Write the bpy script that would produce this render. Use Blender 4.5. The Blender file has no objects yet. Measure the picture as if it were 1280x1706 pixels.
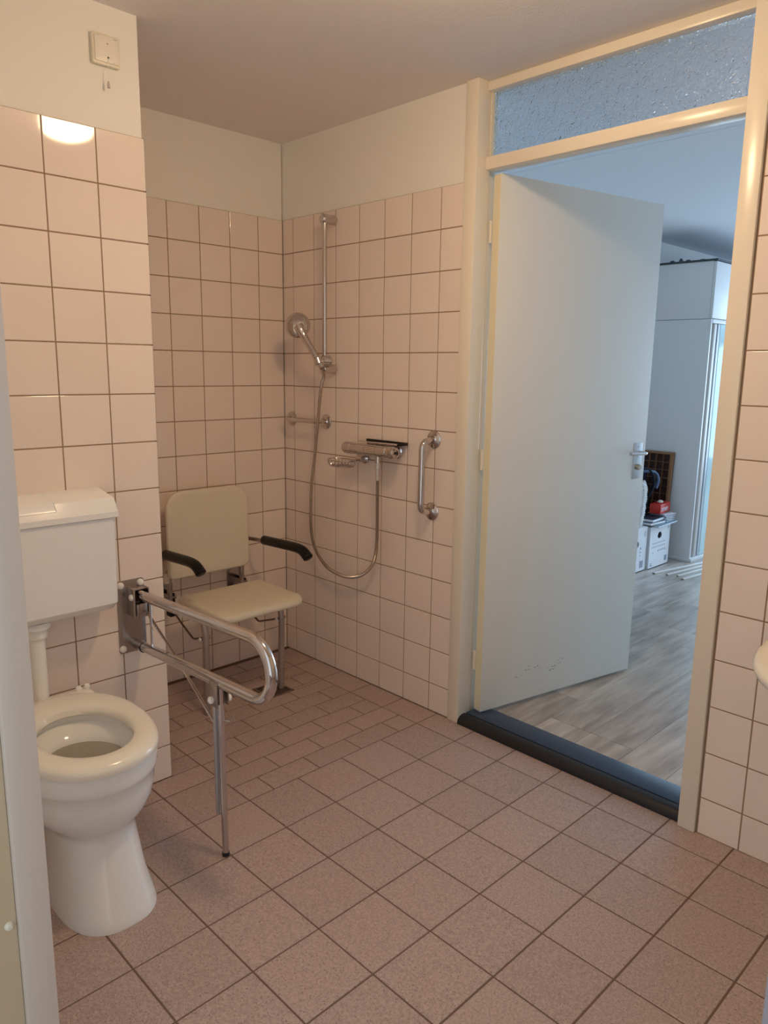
import bpy, bmesh, math, random
from mathutils import Vector, Matrix
random.seed(7)
SC = bpy.context.scene
COL = SC.collection

# ------------------------------------------------------------------ camera
def set_camera():
    yaw, pitch, roll = 0.7949522, -0.190114, 0.0137492
    f = Vector((-math.sin(yaw)*math.cos(pitch), math.cos(yaw)*math.cos(pitch), math.sin(pitch)))
    r = Vector((math.cos(yaw), math.sin(yaw), 0)); u = r.cross(f)
    r2 = math.cos(roll)*r + math.sin(roll)*u
    u2 = -math.sin(roll)*r + math.cos(roll)*u
    cd = bpy.data.cameras.new('camera'); co = bpy.data.objects.new('camera', cd); COL.objects.link(co)
    m = Matrix((r2, u2, -f)).transposed().to_4x4()
    m.translation = (2.982054, -2.234901, 1.4303)
    co.matrix_world = m
    cd.sensor_fit = 'HORIZONTAL'; cd.sensor_width = 36.0
    cd.lens = 36.0*1249.2228/1280.0
    cd.clip_start = 0.02
    SC.camera = co
set_camera()

# ------------------------------------------------------------------ light and exposure
SC.view_settings.view_transform = 'Standard'
SC.view_settings.look = 'None'
SC.view_settings.exposure = 0.09
SC.view_settings.gamma = 1.0
SC.view_settings.use_curve_mapping = False
w = bpy.data.worlds.new('hallway_daylight'); SC.world = w
w.use_nodes = True
w.node_tree.nodes['Background'].inputs[0].default_value = (0.82, 0.92, 1.0, 1)
w.node_tree.nodes['Background'].inputs[1].default_value = 1.05
SC.cycles.max_bounces = 16
SC.cycles.diffuse_bounces = 12
SC.cycles.glossy_bounces = 6
LAMP_STRENGTH = 72.0
LAMP_COLOUR = (1.0, 0.70, 0.41)
def area(name, loc, target, sx, sy, power, colour):
    ld = bpy.data.lights.new(name, 'AREA'); ld.shape = 'RECTANGLE'; ld.size = sx; ld.size_y = sy
    ld.energy = power; ld.color = colour
    o = bpy.data.objects.new(name, ld); COL.objects.link(o); o.location = loc
    o.rotation_euler = (Vector(target)-Vector(loc)).to_track_quat('-Z', 'Y').to_euler()
    return o
area('window_daylight', (2.10, 6.07, 1.30), (2.10, 0.0, 1.30), 2.2, 2.0, 112.0, (0.53, 0.75, 1.0))

# ------------------------------------------------------------------ materials
MATS = {}
def mat(name, col, rough=0.5, metal=0.0, spec=0.5, coat=0.0, transmission=0.0, ior=1.45, emit=None, es=0.0):
    if name in MATS: return MATS[name]
    m = bpy.data.materials.new(name); m.use_nodes = True
    b = m.node_tree.nodes['Principled BSDF']
    b.inputs['Base Color'].default_value = (*col, 1)
    b.inputs['Roughness'].default_value = rough
    b.inputs['Metallic'].default_value = metal
    b.inputs['Specular IOR Level'].default_value = spec
    b.inputs['Coat Weight'].default_value = coat
    b.inputs['Transmission Weight'].default_value = transmission
    b.inputs['IOR'].default_value = ior
    if emit:
        b.inputs['Emission Color'].default_value = (*emit, 1); b.inputs['Emission Strength'].default_value = es
    MATS[name] = m
    return m
def nodes(m): return m.node_tree, m.node_tree.nodes['Principled BSDF']
def add_noise_bump(m, scale, strength, dist=0.002, detail=3.0, coord='Object'):
    nt, b = nodes(m)
    tc = nt.nodes.new('ShaderNodeTexCoord'); n = nt.nodes.new('ShaderNodeTexNoise'); bp = nt.nodes.new('ShaderNodeBump')
    n.inputs['Scale'].default_value = scale; n.inputs['Detail'].default_value = detail
    bp.inputs['Strength'].default_value = strength; bp.inputs['Distance'].default_value = dist
    nt.links.new(tc.outputs[coord], n.inputs['Vector']); nt.links.new(n.outputs['Fac'], bp.inputs['Height'])
    nt.links.new(bp.outputs['Normal'], b.inputs['Normal'])
def add_noise_colour(m, c1, c2, scale, lo=0.35, hi=0.65, detail=4.0, stretch=None, per_object=0.0, specks=None):
    nt, b = nodes(m)
    tc = nt.nodes.new('ShaderNodeTexCoord'); mp = nt.nodes.new('ShaderNodeMapping')
    n = nt.nodes.new('ShaderNodeTexNoise'); cr = nt.nodes.new('ShaderNodeValToRGB')
    n.inputs['Scale'].default_value = scale; n.inputs['Detail'].default_value = detail
    if stretch: mp.inputs['Scale'].default_value = stretch
    nt.links.new(tc.outputs['Object'], mp.inputs['Vector'])
    src = mp.outputs['Vector']
    if per_object:
        oi = nt.nodes.new('ShaderNodeObjectInfo'); ml = nt.nodes.new('ShaderNodeMath'); ml.operation = 'MULTIPLY'; ml.inputs[1].default_value = 37.0
        ad = nt.nodes.new('ShaderNodeVectorMath'); ad.operation = 'ADD'
        nt.links.new(oi.outputs['Random'], ml.inputs[0]); nt.links.new(src, ad.inputs[0]); nt.links.new(ml.outputs[0], ad.inputs[1])
        src = ad.outputs[0]
    nt.links.new(src, n.inputs['Vector'])
    cr.color_ramp.elements[0].position = lo; cr.color_ramp.elements[0].color = (*c1, 1)
    cr.color_ramp.elements[1].position = hi; cr.color_ramp.elements[1].color = (*c2, 1)
    nt.links.new(n.outputs['Fac'], cr.inputs['Fac'])
    out = cr.outputs['Color']
    if specks:
        sc_, thr, scol = specks
        n2 = nt.nodes.new('ShaderNodeTexNoise'); n2.inputs['Scale'].default_value = sc_; n2.inputs['Detail'].default_value = 1.0
        r2 = nt.nodes.new('ShaderNodeValToRGB'); r2.color_ramp.elements[0].position = thr; r2.color_ramp.elements[1].position = thr+0.04
        r2.color_ramp.elements[0].color = (0,0,0,1); r2.color_ramp.elements[1].color = (1,1,1,1)
        mx = nt.nodes.new('ShaderNodeMix'); mx.data_type = 'RGBA'
        nt.links.new(src, n2.inputs['Vector']); nt.links.new(n2.outputs['Fac'], r2.inputs['Fac'])
        nt.links.new(r2.outputs['Color'], mx.inputs[0]); nt.links.new(out, mx.inputs[6]); mx.inputs[7].default_value = (*scol, 1)
        out = mx.outputs[2]
    if per_object:
        hv = nt.nodes.new('ShaderNodeHueSaturation'); mr = nt.nodes.new('ShaderNodeMapRange')
        mr.inputs['To Min'].default_value = 1-per_object; mr.inputs['To Max'].default_value = 1+per_object
        nt.links.new(oi.outputs['Random'], mr.inputs['Value']); nt.links.new(mr.outputs[0], hv.inputs['Value'])
        nt.links.new(out, hv.inputs['Color']); out = hv.outputs['Color']
    nt.links.new(out, b.inputs['Base Color'])

M_TILE = mat('wall_tile', (0.83, 0.73, 0.65), 0.055)
add_noise_colour(M_TILE, (0.815, 0.705, 0.63), (0.84, 0.735, 0.66), 3.0, per_object=0.02)
M_GROUT = mat('wall_grout', (0.30, 0.20, 0.13), 0.9)
M_PAINT = mat('painted_plaster', (0.84, 0.82, 0.77), 0.85, spec=0.2); add_noise_bump(M_PAINT, 160, 0.25)
M_CEIL = mat('ceiling_plaster', (0.84, 0.80, 0.77), 0.9, spec=0.2); add_noise_bump(M_CEIL, 110, 0.55, 0.003)
M_FTILE = mat('floor_tile', (0.40, 0.30, 0.26), 0.33)
add_noise_colour(M_FTILE, (0.365, 0.275, 0.245), (0.51, 0.39, 0.35), 150.0, 0.32, 0.70, 6.0, per_object=0.05, specks=(330.0, 0.63, (0.20, 0.14, 0.12)))
nt, b = nodes(M_FTILE)
M_FGROUT = mat('floor_grout', (0.17, 0.11, 0.08), 0.9)
M_CREAM = mat('cream_gloss_paint', (0.80, 0.735, 0.62), 0.22)
M_DOOR = mat('white_door_paint', (0.78, 0.77, 0.72), 0.38)
M_BLACK = mat('black_rubber', (0.015, 0.016, 0.02), 0.32)
M_THR = mat('threshold_board', (0.030, 0.048, 0.088), 0.30)  # blue window reflection mixed into the dark board's base colour
M_CHROME = mat('chrome', (0.62, 0.57, 0.55), 0.08, 1.0)
M_STEEL = mat('brushed_steel', (0.42, 0.37, 0.34), 0.26, 1.0)
M_CERAMIC = mat('white_ceramic', (0.82, 0.82, 0.80), 0.09)
M_SEAT = mat('cream_seat_plastic', (0.84, 0.80, 0.71), 0.16)
M_CISTERN = mat('cistern_plastic', (0.84, 0.83, 0.81), 0.17)
M_CHAIR = mat('beige_chair_plastic', (0.72, 0.66, 0.53), 0.33)
M_GREYTUBE = mat('grey_coated_tube', (0.42, 0.36, 0.33), 0.28, 0.6)
M_ARM = mat('black_foam', (0.010, 0.008, 0.008), 0.30, spec=0.3)
M_WHITEPL = mat('white_plastic', (0.85, 0.83, 0.78), 0.3)
M_IVORY = mat('ivory_plastic', (0.74, 0.70, 0.56), 0.35)
M_DARK = mat('dark_cavity', (0.01, 0.01, 0.01), 0.6)
M_LAMP = mat('lamp_glass', (0.9, 0.85, 0.75), 0.4, emit=LAMP_COLOUR, es=LAMP_STRENGTH)
M_WARD = mat('wardrobe_white', (0.80, 0.80, 0.80), 0.35)
M_LAM = mat('laminate_plank', (0.34, 0.30, 0.26), 0.28)
add_noise_colour(M_LAM, (0.30, 0.245, 0.205), (0.56, 0.49, 0.42), 3.2, 0.3, 0.72, 8.0, stretch=(9.0, 1.2, 1.0), per_object=0.10)
M_LGAP = mat('laminate_gap', (0.16, 0.13, 0.11), 0.8)
M_CARD = mat('white_cardboard', (0.80, 0.80, 0.82), 0.7)
M_PRINT = mat('grey_print', (0.32, 0.34, 0.42), 0.7)
M_WOOD = mat('brown_wood', (0.16, 0.065, 0.03), 0.5); add_noise_colour(M_WOOD, (0.12, 0.048, 0.022), (0.24, 0.11, 0.05), 12, stretch=(1, 1, 6))
M_FELT = mat('dark_tray_bottom', (0.055, 0.022, 0.016), 0.7)
M_RED = mat('red_card', (0.62, 0.03, 0.02), 0.4)
M_PAPER = mat('paper', (0.82, 0.84, 0.88), 0.6)
M_BAG = mat('navy_fabric', (0.018, 0.024, 0.042), 0.5)
M_BLUE = mat('light_blue_fabric', (0.20, 0.30, 0.48), 0.5)
M_WOOL = mat('white_wool', (0.82, 0.80, 0.78), 0.95, spec=0.1)
M_BOWL = mat('bowl_inner', (0.33, 0.30, 0.25), 0.06)
# wired obscure glass of the transom
M_GLASS = mat('obscure_glass', (0.84, 0.89, 0.95), 0.04, transmission=1.0, ior=1.45)
nt, b = nodes(M_GLASS)
tc = nt.nodes.new('ShaderNodeTexCoord'); n1 = nt.nodes.new('ShaderNodeTexNoise'); bp = nt.nodes.new('ShaderNodeBump')
n1.inputs['Scale'].default_value = 78; n1.inputs['Detail'].default_value = 1.6; n1.inputs['Distortion'].default_value = 1.2
bp.inputs['Strength'].default_value = 0.8; bp.inputs['Distance'].default_value = 0.005
nt.links.new(tc.outputs['Object'], n1.inputs['Vector']); nt.links.new(n1.outputs['Fac'], bp.inputs['Height']); nt.links.new(bp.outputs['Normal'], b.inputs['Normal'])

# ------------------------------------------------------------------ geometry helpers
def link(name, me, m, parent=None, smooth=None):
    me.materials.append(m)
    if smooth is not None:
        me.polygons.foreach_set('use_smooth', [True]*len(me.polygons))
        if smooth < 3: me.set_sharp_from_angle(angle=smooth)
    o = bpy.data.objects.new(name, me); COL.objects.link(o)
    if parent is not None: o.parent = parent
    return o
def obj(name, bm, m, parent=None, smooth=0.6):
    me = bpy.data.meshes.new(name); bm.normal_update(); bm.to_mesh(me); bm.free()
    return link(name, me, m, parent, smooth)
def tag(o, label=None, cat=None, group=None, kind=None):
    if label: o['label'] = label
    if cat: o['category'] = cat
    if group: o['group'] = group
    if kind: o['kind'] = kind
    return o
def empty(name, loc=(0,0,0), rz=0.0):
    o = bpy.data.objects.new(name, None); COL.objects.link(o); o.location = loc; o.rotation_euler = (0, 0, rz)
    o.empty_display_size = 0.05
    return o
def box(bm, lo, hi, bev=0.0, mtx=None, seg=2):
    t = bmesh.new(); bmesh.ops.create_cube(t, size=1.0)
    s = [hi[i]-lo[i] for i in range(3)]; c = [(hi[i]+lo[i])/2 for i in range(3)]
    for v in t.verts: v.co = Vector([v.co[i]*s[i]+c[i] for i in range(3)])
    if bev > 0:
        bmesh.ops.bevel(t, geom=t.edges[:], offset=min(bev, min(s)*0.49), segments=seg, affect='EDGES', profile=0.5)
    merge(bm, t, mtx)
def merge(bm, t, mtx=None):
    if mtx is not None: bmesh.ops.transform(t, matrix=mtx, verts=t.verts)
    me = bpy.data.meshes.new('t'); t.to_mesh(me); t.free(); bm.from_mesh(me); bpy.data.meshes.remove(me)
def B(lo, hi, bev=0.0, seg=2):
    bm = bmesh.new(); box(bm, lo, hi, bev, seg=seg); return bm
def smooth_path(pts, n=6):
    P = [Vector(p) for p in pts]
    if len(P) < 3: return P
    out = []
    for i in range(len(P)-1):
        p0 = P[i-1] if i > 0 else P[i]*2-P[i+1]; p1 = P[i]; p2 = P[i+1]; p3 = P[i+2] if i+2 < len(P) else P[i+1]*2-P[i]
        for k in range(n):
            t = k/n
            out.append(0.5*((2*p1)+(p2-p0)*t+(2*p0-5*p1+4*p2-p3)*t*t+(3*p1-p0-3*p2+p3)*t**3))
    out.append(P[-1]); return out
def bend_path(pts, rad, n=6):
    """polyline with rounded corners"""
    P = [Vector(p) for p in pts]; out = [P[0]]
    for i in range(1, len(P)-1):
        a = (P[i-1]-P[i]); b_ = (P[i+1]-P[i]); r = rad[i-1] if isinstance(rad, (list, tuple)) else rad
        r = min(r, a.length*0.49, b_.length*0.49); p = P[i]+a.normalized()*r; q = P[i]+b_.normalized()*r
        for k in range(n+1):
            t = k/n; out.append((1-t)**2*p+2*t*(1-t)*P[i]+t*t*q)
    out.append(P[-1]); return out
def tube(bm, pts, r, seg=14, cap=True, flat=1.0):
    P = [Vector(p) for p in pts]; N = len(P)
    R_ = r if isinstance(r, (list, tuple)) else [r]*N
    T = [(P[min(i+1, N-1)]-P[max(i-1, 0)]).normalized() for i in range(N)]
    up = Vector((0, 0, 1)) if abs(T[0].z) < 0.9 else Vector((1, 0, 0))
    nrm = (up-T[0]*up.dot(T[0])).normalized(); rings = []
    for i in range(N):
        if i > 0:
            nrm = nrm-T[i]*nrm.dot(T[i]); nrm.normalize()
        bi = T[i].cross(nrm)
        rings.append([bm.verts.new(P[i]+R_[i]*(math.cos(2*math.pi*k/seg)*nrm*flat+math.sin(2*math.pi*k/seg)*bi)) for k in range(seg)])
    for a, b_ in zip(rings, rings[1:]):
        for k in range(seg): bm.faces.new((a[k], a[(k+1) % seg], b_[(k+1) % seg], b_[k]))
    if cap: bm.faces.new(rings[0][::-1]); bm.faces.new(rings[-1])
def TUBE(pts, r, seg=14, flat=1.0):
    bm = bmesh.new(); tube(bm, pts, r, seg, True, flat); return bm
def cyl(bm, a, b_, r, seg=20, bev=0.0):
    a = Vector(a); b_ = Vector(b_); d = (b_-a).normalized()
    if bev > 0: tube(bm, [a, a+d*1e-5, a+d*bev, b_-d*bev, b_-d*1e-5, b_], [r-bev, r-bev, r, r, r-bev, r-bev], seg)
    else: tube(bm, [a, b_], r, seg)
def CYL(a, b_, r, seg=20, bev=0.0):
    bm = bmesh.new(); cyl(bm, a, b_, r, seg, bev); return bm
def frame(org, axis):
    z = Vector(axis).normalized(); x = Vector((0, 0, 1)).cross(z)
    x = x.normalized() if x.length > 1e-3 else Vector((1, 0, 0)); y = z.cross(x)
    m = Matrix((x, y, z)).transposed().to_4x4(); m.translation = org; return m
def lathe(bm, prof, mtx=None, seg=28, sx=1.0, sy=1.0):
    t = bmesh.new(); rings = []
    for r, z in prof: rings.append([t.verts.new((sx*r*math.cos(2*math.pi*k/seg), sy*r*math.sin(2*math.pi*k/seg), z)) for k in range(seg)])
    for a, b_ in zip(rings, rings[1:]):
        for k in range(seg): t.faces.new((a[k], a[(k+1) % seg], b_[(k+1) % seg], b_[k]))
    t.faces.new(rings[0][::-1]); t.faces.new(rings[-1])
    bmesh.ops.recalc_face_normals(t, faces=t.faces); merge(bm, t, mtx)
def loft(bm, rings, cap=(True, True)):
    R_ = [[bm.verts.new(p) for p in ring] for ring in rings]; n = len(R_[0])
    for a, b_ in zip(R_, R_[1:]):
        for k in range(n): bm.faces.new((a[k], a[(k+1) % n], b_[(k+1) % n], b_[k]))
    if cap[0]: bm.faces.new(R_[0][::-1])
    if cap[1]: bm.faces.new(R_[-1])
    bmesh.ops.recalc_face_normals(bm, faces=bm.faces)
def rrect(w_, h, r, n=6):
    """rounded rectangle centred on 0, radii r = [bl, br, tr, tl]"""
    if not isinstance(r, (list, tuple)): r = [r]*4
    pts = []
    for (cx, cy, a0), q in zip(((-w_/2, -h/2, math.pi), (w_/2, -h/2, 1.5*math.pi), (w_/2, h/2, 0), (-w_/2, h/2, 0.5*math.pi)), r):
        ox = cx+(q if cx < 0 else -q); oy = cy+(q if cy < 0 else -q)
        for k in range(n+1):
            a = a0+k/n*math.pi/2; pts.append((ox+q*math.cos(a), oy+q*math.sin(a)))
    return pts
def plate(bm, outline, th, bev, fn, caps=4, nb=3):
    """thick plate of a 2-D outline with rounded rims and ringed caps; fn maps (u, v, w) to space"""
    cx = sum(p[0] for p in outline)/len(outline); cy = sum(p[1] for p in outline)/len(outline)
    ext = max(max(abs(p[0]-cx) for p in outline), max(abs(p[1]-cy) for p in outline))
    def ring(ins, w_): 
        out = []
        for x, y in outline:
            d = math.hypot(x-cx, y-cy); k = max(0.0, 1-ins/d) if d > 0 else 0
            out.append(fn(cx+(x-cx)*k, cy+(y-cy)*k, w_))
        return out
    def ringk(k, w_): return [fn(cx+(x-cx)*k, cy+(y-cy)*k, w_) for x, y in outline]
    seq = []
    k0 = 1-bev/ext
    for i in range(caps): seq.append(ringk(k0*(i+0.15)/caps, 0))
    for i in range(nb+1):
        a = math.pi/2*i/nb; seq.append(ring(bev*(1-math.sin(a)), bev*(1-math.cos(a))))
    for i in range(nb+1):
        a = math.pi/2*i/nb; seq.append(ring(bev*(1-math.cos(a)), th-bev*(1-math.sin(a))))
    for i in range(caps)[::-1]: seq.append(ringk(k0*(i+0.15)/caps, th))
    loft(bm, seq)

# ------------------------------------------------------------------ tiles
P = 0.152; JT = 0.0036; ZB = 0.1226
_tiles = {}
def tile_mesh(w_, h, th, bev, m):
    key = (round(w_, 4), round(h, 4), th, m.name)
    if key in _tiles: return _tiles[key]
    v = []; f = []
    for z, ins in ((-th, 0), (-bev, 0), (-bev*0.3, bev*0.35), (0, bev)):
        v += [(ins, ins, z), (w_-ins, ins, z), (w_-ins, h-ins, z), (ins, h-ins, z)]
    for k in range(3):
        for j in range(4): f.append((4*k+j, 4*k+(j+1) % 4, 4*k+4+(j+1) % 4, 4*k+4+j))
    f.append((12, 13, 14, 15)); f.append((3, 2, 1, 0))
    me = bpy.data.meshes.new('tile'); me.from_pydata(v, [], f); me.materials.append(m); me.update()
    _tiles[key] = me; return me
def put_tile(parent, org, ax, ay, w_, h, m, th=0.005, bev=0.0013, tilt=0.0016, jt=JT, name='tile'):
    az = ax.cross(ay)
    me = tile_mesh(w_-jt, h-jt, th, bev, m)
    o = bpy.data.objects.new(name, me); COL.objects.link(o); o.parent = parent
    mt = Matrix((ax, ay, az)).transposed().to_4x4()
    mt.translation = org+ax*jt/2+ay*jt/2
    mt = mt @ Matrix.Rotation(random.uniform(-tilt, tilt), 4, 'X') @ Matrix.Rotation(random.uniform(-tilt, tilt), 4, 'Y')
    o.matrix_local = mt
    return o
ROWS = [(0.0, ZB)]+[(ZB+k*P, ZB+(k+1)*P) for k in range(13)]
ZT = ROWS[-1][1]
def tile_wall(parent, org, ax, cols):
    az = Vector((0, 0, 1))
    for s0, s1 in cols:
        for z0, z1 in ROWS:
            put_tile(parent, org+ax*s0+az*z0, ax, az, s1-s0, z1-z0, M_TILE)
def grout(parent, lo, hi):
    o = obj('grout', B(lo, hi), M_GROUT, parent, None); return o
CEIL = 2.432
def cols_from(first, end):
    c = [0.0, first]
    while c[-1]+P < end-0.02: c.append(c[-1]+P)
    c.append(end); return list(zip(c, c[1:]))

# wall with shower and door (plane y = 0)
wb = tag(obj('wall_back', B((-0.1, 0.006, 0), (1.103, 0.105, CEIL+0.05)), M_PAINT, None, None), kind='structure')
grout(wb, (0.0, 0.0012, 0), (1.103, 0.0062, ZT-0.001))
tile_wall(wb, Vector((0, 0, 0)), Vector((1, 0, 0)), cols_from(0.0774, 1.101))
# left wall behind the shower chair (plane x = 0); its s axis runs towards +y so that tiles face +x
wl = tag(obj('wall_left', B((-0.1, -1.07, 0), (-0.006, 0.0, CEIL+0.05)), M_PAINT, None, None), kind='structure')
grout(wl, (-0.0062, -1.06, 0), (-0.0012, 0.0, ZT-0.001))
cl = [(-b_, -a) for a, b_ in cols_from(0.138, 1.06)]
tile_wall(wl, Vector((0, 0, 0)), Vector((0, 1, 0)), cl)
# projecting wall behind the toilet (plane x = 0.7315)
XP, YP = 0.7315, -1.0602
wt = tag(obj('wall_toilet', B((-0.1, -2.0, 0), (XP-0.006, YP-0.006, CEIL+0.05)), M_PAINT, None, None), kind='structure')
grout(wt, (XP-0.0062, -1.90, 0), (XP-0.0012, YP-0.0015, ZT-0.001))
grout(wt, (0.0, YP-0.0062, 0), (XP-0.0012, YP-0.0012, ZT-0.001))
tile_wall(wt, Vector((XP, YP, 0)), Vector((0, 1, 0)), [(-P, 0)]+[(-P*(k+1), -P*k) for k in range(1, 5)]+[(-0.82, -P*5)])
tile_wall(wt, Vector((XP-0.0055, YP, 0)), Vector((-1, 0, 0)), [(P*k, P*(k+1)) for k in range(4)]+[(P*4, 0.725)])
# wall right of the door
YR = -0.019
wr = tag(obj('wall_back_right', B((2.153, YR+0.006, 0), (3.4, 0.105, CEIL+0.05)), M_PAINT, None, None), kind='structure')
wr.name = 'wall_right'
grout(wr, (2.1525, YR+0.0012, 0), (3.4, YR+0.0062, ZT-0.001))
tile_wall(wr, Vector((2.156, YR, 0)), Vector((1, 0, 0)), cols_from(0.127, 1.22))
tag(obj('wall_far_side', B((3.4, -2.0, 0), (3.5, 0.105, CEIL+0.05)), M_PAINT, None, None), kind='structure')
# wall with the entry opening the camera looks through
tag(obj('wall_front', B((XP-0.006, -2.0, 0), (1.801, -1.88, CEIL+0.05)), M_PAINT, None, None), kind='structure')
tag(obj('wall_front', B((2.93, -2.0, 0), (3.4, -1.88, CEIL+0.05)), M_PAINT, None, None), kind='structure')
tag(obj('wall_front', B((1.801, -2.0, 2.16), (2.93, -1.88, CEIL+0.05)), M_PAINT, None, None), kind='structure')

# ceiling
tag(obj('ceiling', B((-0.1, -2.0, CEIL), (3.5, 0.105, CEIL+0.08)), M_CEIL, None, None), kind='structure')

# ------------------------------------------------------------------ floor of the bathroom
fl = tag(obj('floor', B((-0.1, -3.6, -0.12), (3.5, 0.105, -0.0016)), M_FGROUT, None, None), kind='structure')
Q = 0.2044; GX, GY = 1.2479, -0.3335
DR = (0.318, -0.430, 0.446, -0.302)    # drain x0 y0 x1 y1
SOLIDS = [(-1, -3, XP, YP), (DR[0]-0.002, DR[1]-0.002, DR[2]+0.002, DR[3]+0.002)]
def cut(r, s):
    x0, y0, x1, y1 = r; a0, b0, a1, b1 = s
    if x1 <= a0 or x0 >= a1 or y1 <= b0 or y0 >= b1: return [r]
    out = []
    if x0 < a0: out.append((x0, y0, a0, y1))
    if x1 > a1: out.append((a1, y0, x1, y1))
    lo, hi = max(x0, a0), min(x1, a1)
    if y0 < b0: out.append((lo, y0, hi, b0))
    if y1 > b1: out.append((lo, b1, hi, y1))
    return out
def floor_tile(x0, y0, x1, y1):
    x0 = max(x0, 0.0); x1 = min(x1, 3.4); y1 = min(y1, 0.0)
    if x1-x0 < 0.012 or y1-y0 < 0.012: return
    R_ = [(x0, y0, x1, y1)]
    for s in SOLIDS: R_ = [q for r in R_ for q in cut(r, s)]
    for a in R_:
        if a[2]-a[0] < 0.012 or a[3]-a[1] < 0.012: continue
        o = put_tile(fl, Vector((a[0], a[1], random.uniform(-0.0003, 0.0002))), Vector((1, 0, 0)), Vector((0, 1, 0)), a[2]-a[0], a[3]-a[1], M_FTILE, 0.006, 0.0014, 0.0012, jt=0.0048)
YL = [0.0]+[GY+Q-Q*k for k in range(0, 10)]
XL = [GX-Q*6+Q*k for k in range(0, 17)]; XL[0] = 0.0215
for j in range(len(YL)-1):
    for i in range(len(XL)-1):
        x0, x1, y0, y1 = XL[i], XL[i+1], YL[j+1], YL[j]
        if x1 < GX-Q*0.5 and -0.95 < (y0+y1)/2 < -0.13: continue     # shower area with small tiles
        floor_tile(x0, y0, x1, y1)
sy0, sy1 = YL[5], YL[1]
for k in range(10):
    xr = GX-Q-k*Q/2; xl = xr-Q/2
    if k % 2 == 0: ys = [sy1, sy1-Q/2]+[sy1-Q/2-Q*i for i in (1, 2, 3)]+[sy0]
    else: ys = [sy1-Q*i for i in range(5)]
    for a, b_ in zip(ys, ys[1:]): floor_tile(xl, b_, xr, a)
# drain
dr = empty('floor_drain', ((DR[0]+DR[2])/2, (DR[1]+DR[3])/2, 0)); tag(dr, 'square dark metal drain grate in the shower floor below the chair', 'drain')
bm = bmesh.new(); hw = (DR[2]-DR[0])/2
for a, b_ in (((-hw, -hw), (hw, -hw+0.006)), ((-hw, hw-0.006), (hw, hw)), ((-hw, -hw), (-hw+0.006, hw)), ((hw-0.006, -hw), (hw, hw))):
    box(bm, (a[0], a[1], -0.0015), (b_[0], b_[1], 0.0015), 0.0005)
obj('rim', bm, M_STEEL, dr)
bm = bmesh.new()
for i in range(7):
    t = -hw+0.012+i*(2*hw-0.024)/6
    box(bm, (t-0.0035, -hw+0.006, -0.0012), (t+0.0035, hw-0.006, 0.0005), 0.0006)
    box(bm, (-hw+0.006, t-0.0025, -0.0012), (hw-0.006, t+0.0025, 0.0003), 0.0006)
obj('grate', bm, mat('dark_grate', (0.10, 0.075, 0.06), 0.4, 0.8), dr)

# ------------------------------------------------------------------ door frame, transom, threshold
df = empty('trim_1', (1.63, 0.0, 0)); tag(df, 'cream painted door frame with header and top rail round the open door', kind='structure')
def fpart(name, lo, hi, bev=0.003, m=M_CREAM, par=df):
    o = obj(name, B(lo, hi, bev), m, par); o.location = -Vector(par.location); return o
fpart('post', (1.103, -0.010, 0), (1.160, 0.066, CEIL))
fpart('post_rebate', (1.110, 0.066, 0), (1.1475, 0.115, 2.17), 0.002)
fpart('post', (2.097, -0.030, 0), (2.1515, 0.066, CEIL))
fpart('post_rebate', (2.110, 0.066, 0), (2.147, 0.115, 2.17), 0.002)
fpart('header', (1.1585, 0.044, 2.137), (2.099, 0.105, 2.181))
fpart('top_rail', (1.1585, 0.044, 2.400), (2.099, 0.105, CEIL))
fpart('glazing_bead', (1.1600, 0.060, 2.181), (1.166, 0.095, 2.400), 0.001, M_IVORY)
win = empty('window_1', (1.63, 0.08, 2.29)); tag(win, 'obscured textured glass transom pane above the door', kind='structure')
o = obj('pane', B((-0.4635, -0.003, -0.1085), (0.4635, 0.003, 0.1095)), M_GLASS, win, None)
th = empty('trim_2', (1.63, 0.07, 0)); tag(th, 'black two-step threshold strip under the open door', kind='structure')
bm = bmesh.new(); prof = [(-0.012, 0.0), (-0.011, 0.010), (-0.006, 0.021), (0.003, 0.029), (0.014, 0.033), (0.033, 0.034), (0.037, 0.031), (0.037, 0.0)]
loft(bm, [[(x, y, z) for y, z in prof] for x in (1.1605, 2.0965)])
o = obj('nosing', bm, M_BLACK, th, 0.5); o.location = -th.location
o = obj('board', B((1.1605, 0.043, 0.0), (2.0965, 0.150, 0.0325), 0.002), M_THR, th); o.location = -th.location
o = obj('groove', B((1.1605, 0.037, 0.0), (2.0965, 0.043, 0.024)), M_DARK, th); o.location = -th.location

# open door, hinged on the left post and swung into the next room
ang = math.radians(78.0)
dr1 = B((0, -0.040, 0.036), (0.908, 0.0, 2.127), 0.0015)
M_EDGE = mat('door_edge_paint', (0.80, 0.72, 0.52), 0.4)
o = obj('door_1', dr1, M_DOOR, None); tag(o, 'plain white door standing open into the next room', kind='structure')
o.location = (1.1655, 0.0895, 0); o.rotation_euler = (0, 0, ang)
door = o
fc = -0.040
obj('edge_strip', B((-0.0012, -0.0385, 0.040), (0.0, -0.0015, 2.123)), M_EDGE, door)
hp = obj('handle_plate', B((0.829, fc-0.004, 0.955), (0.884, fc, 1.117), 0.0018), mat('aluminium', (0.60, 0.61, 0.64), 0.34, 0.8), door)
bm = bmesh.new(); tube(bm, bend_path([(0.862, fc-0.004, 1.073), (0.862, fc-0.048, 1.073), (0.752, fc-0.050, 1.076)], 0.014), 0.0085, 12, flat=0.9)
obj('lever', bm, M_CHROME, hp)
obj('thumb_turn', CYL((0.857, fc-0.003, 1.008), (0.857, fc-0.021, 1.008), 0.013, 20, 0.003), mat('brass_knob', (0.52, 0.46, 0.36), 0.3, 0.9), hp)
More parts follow.
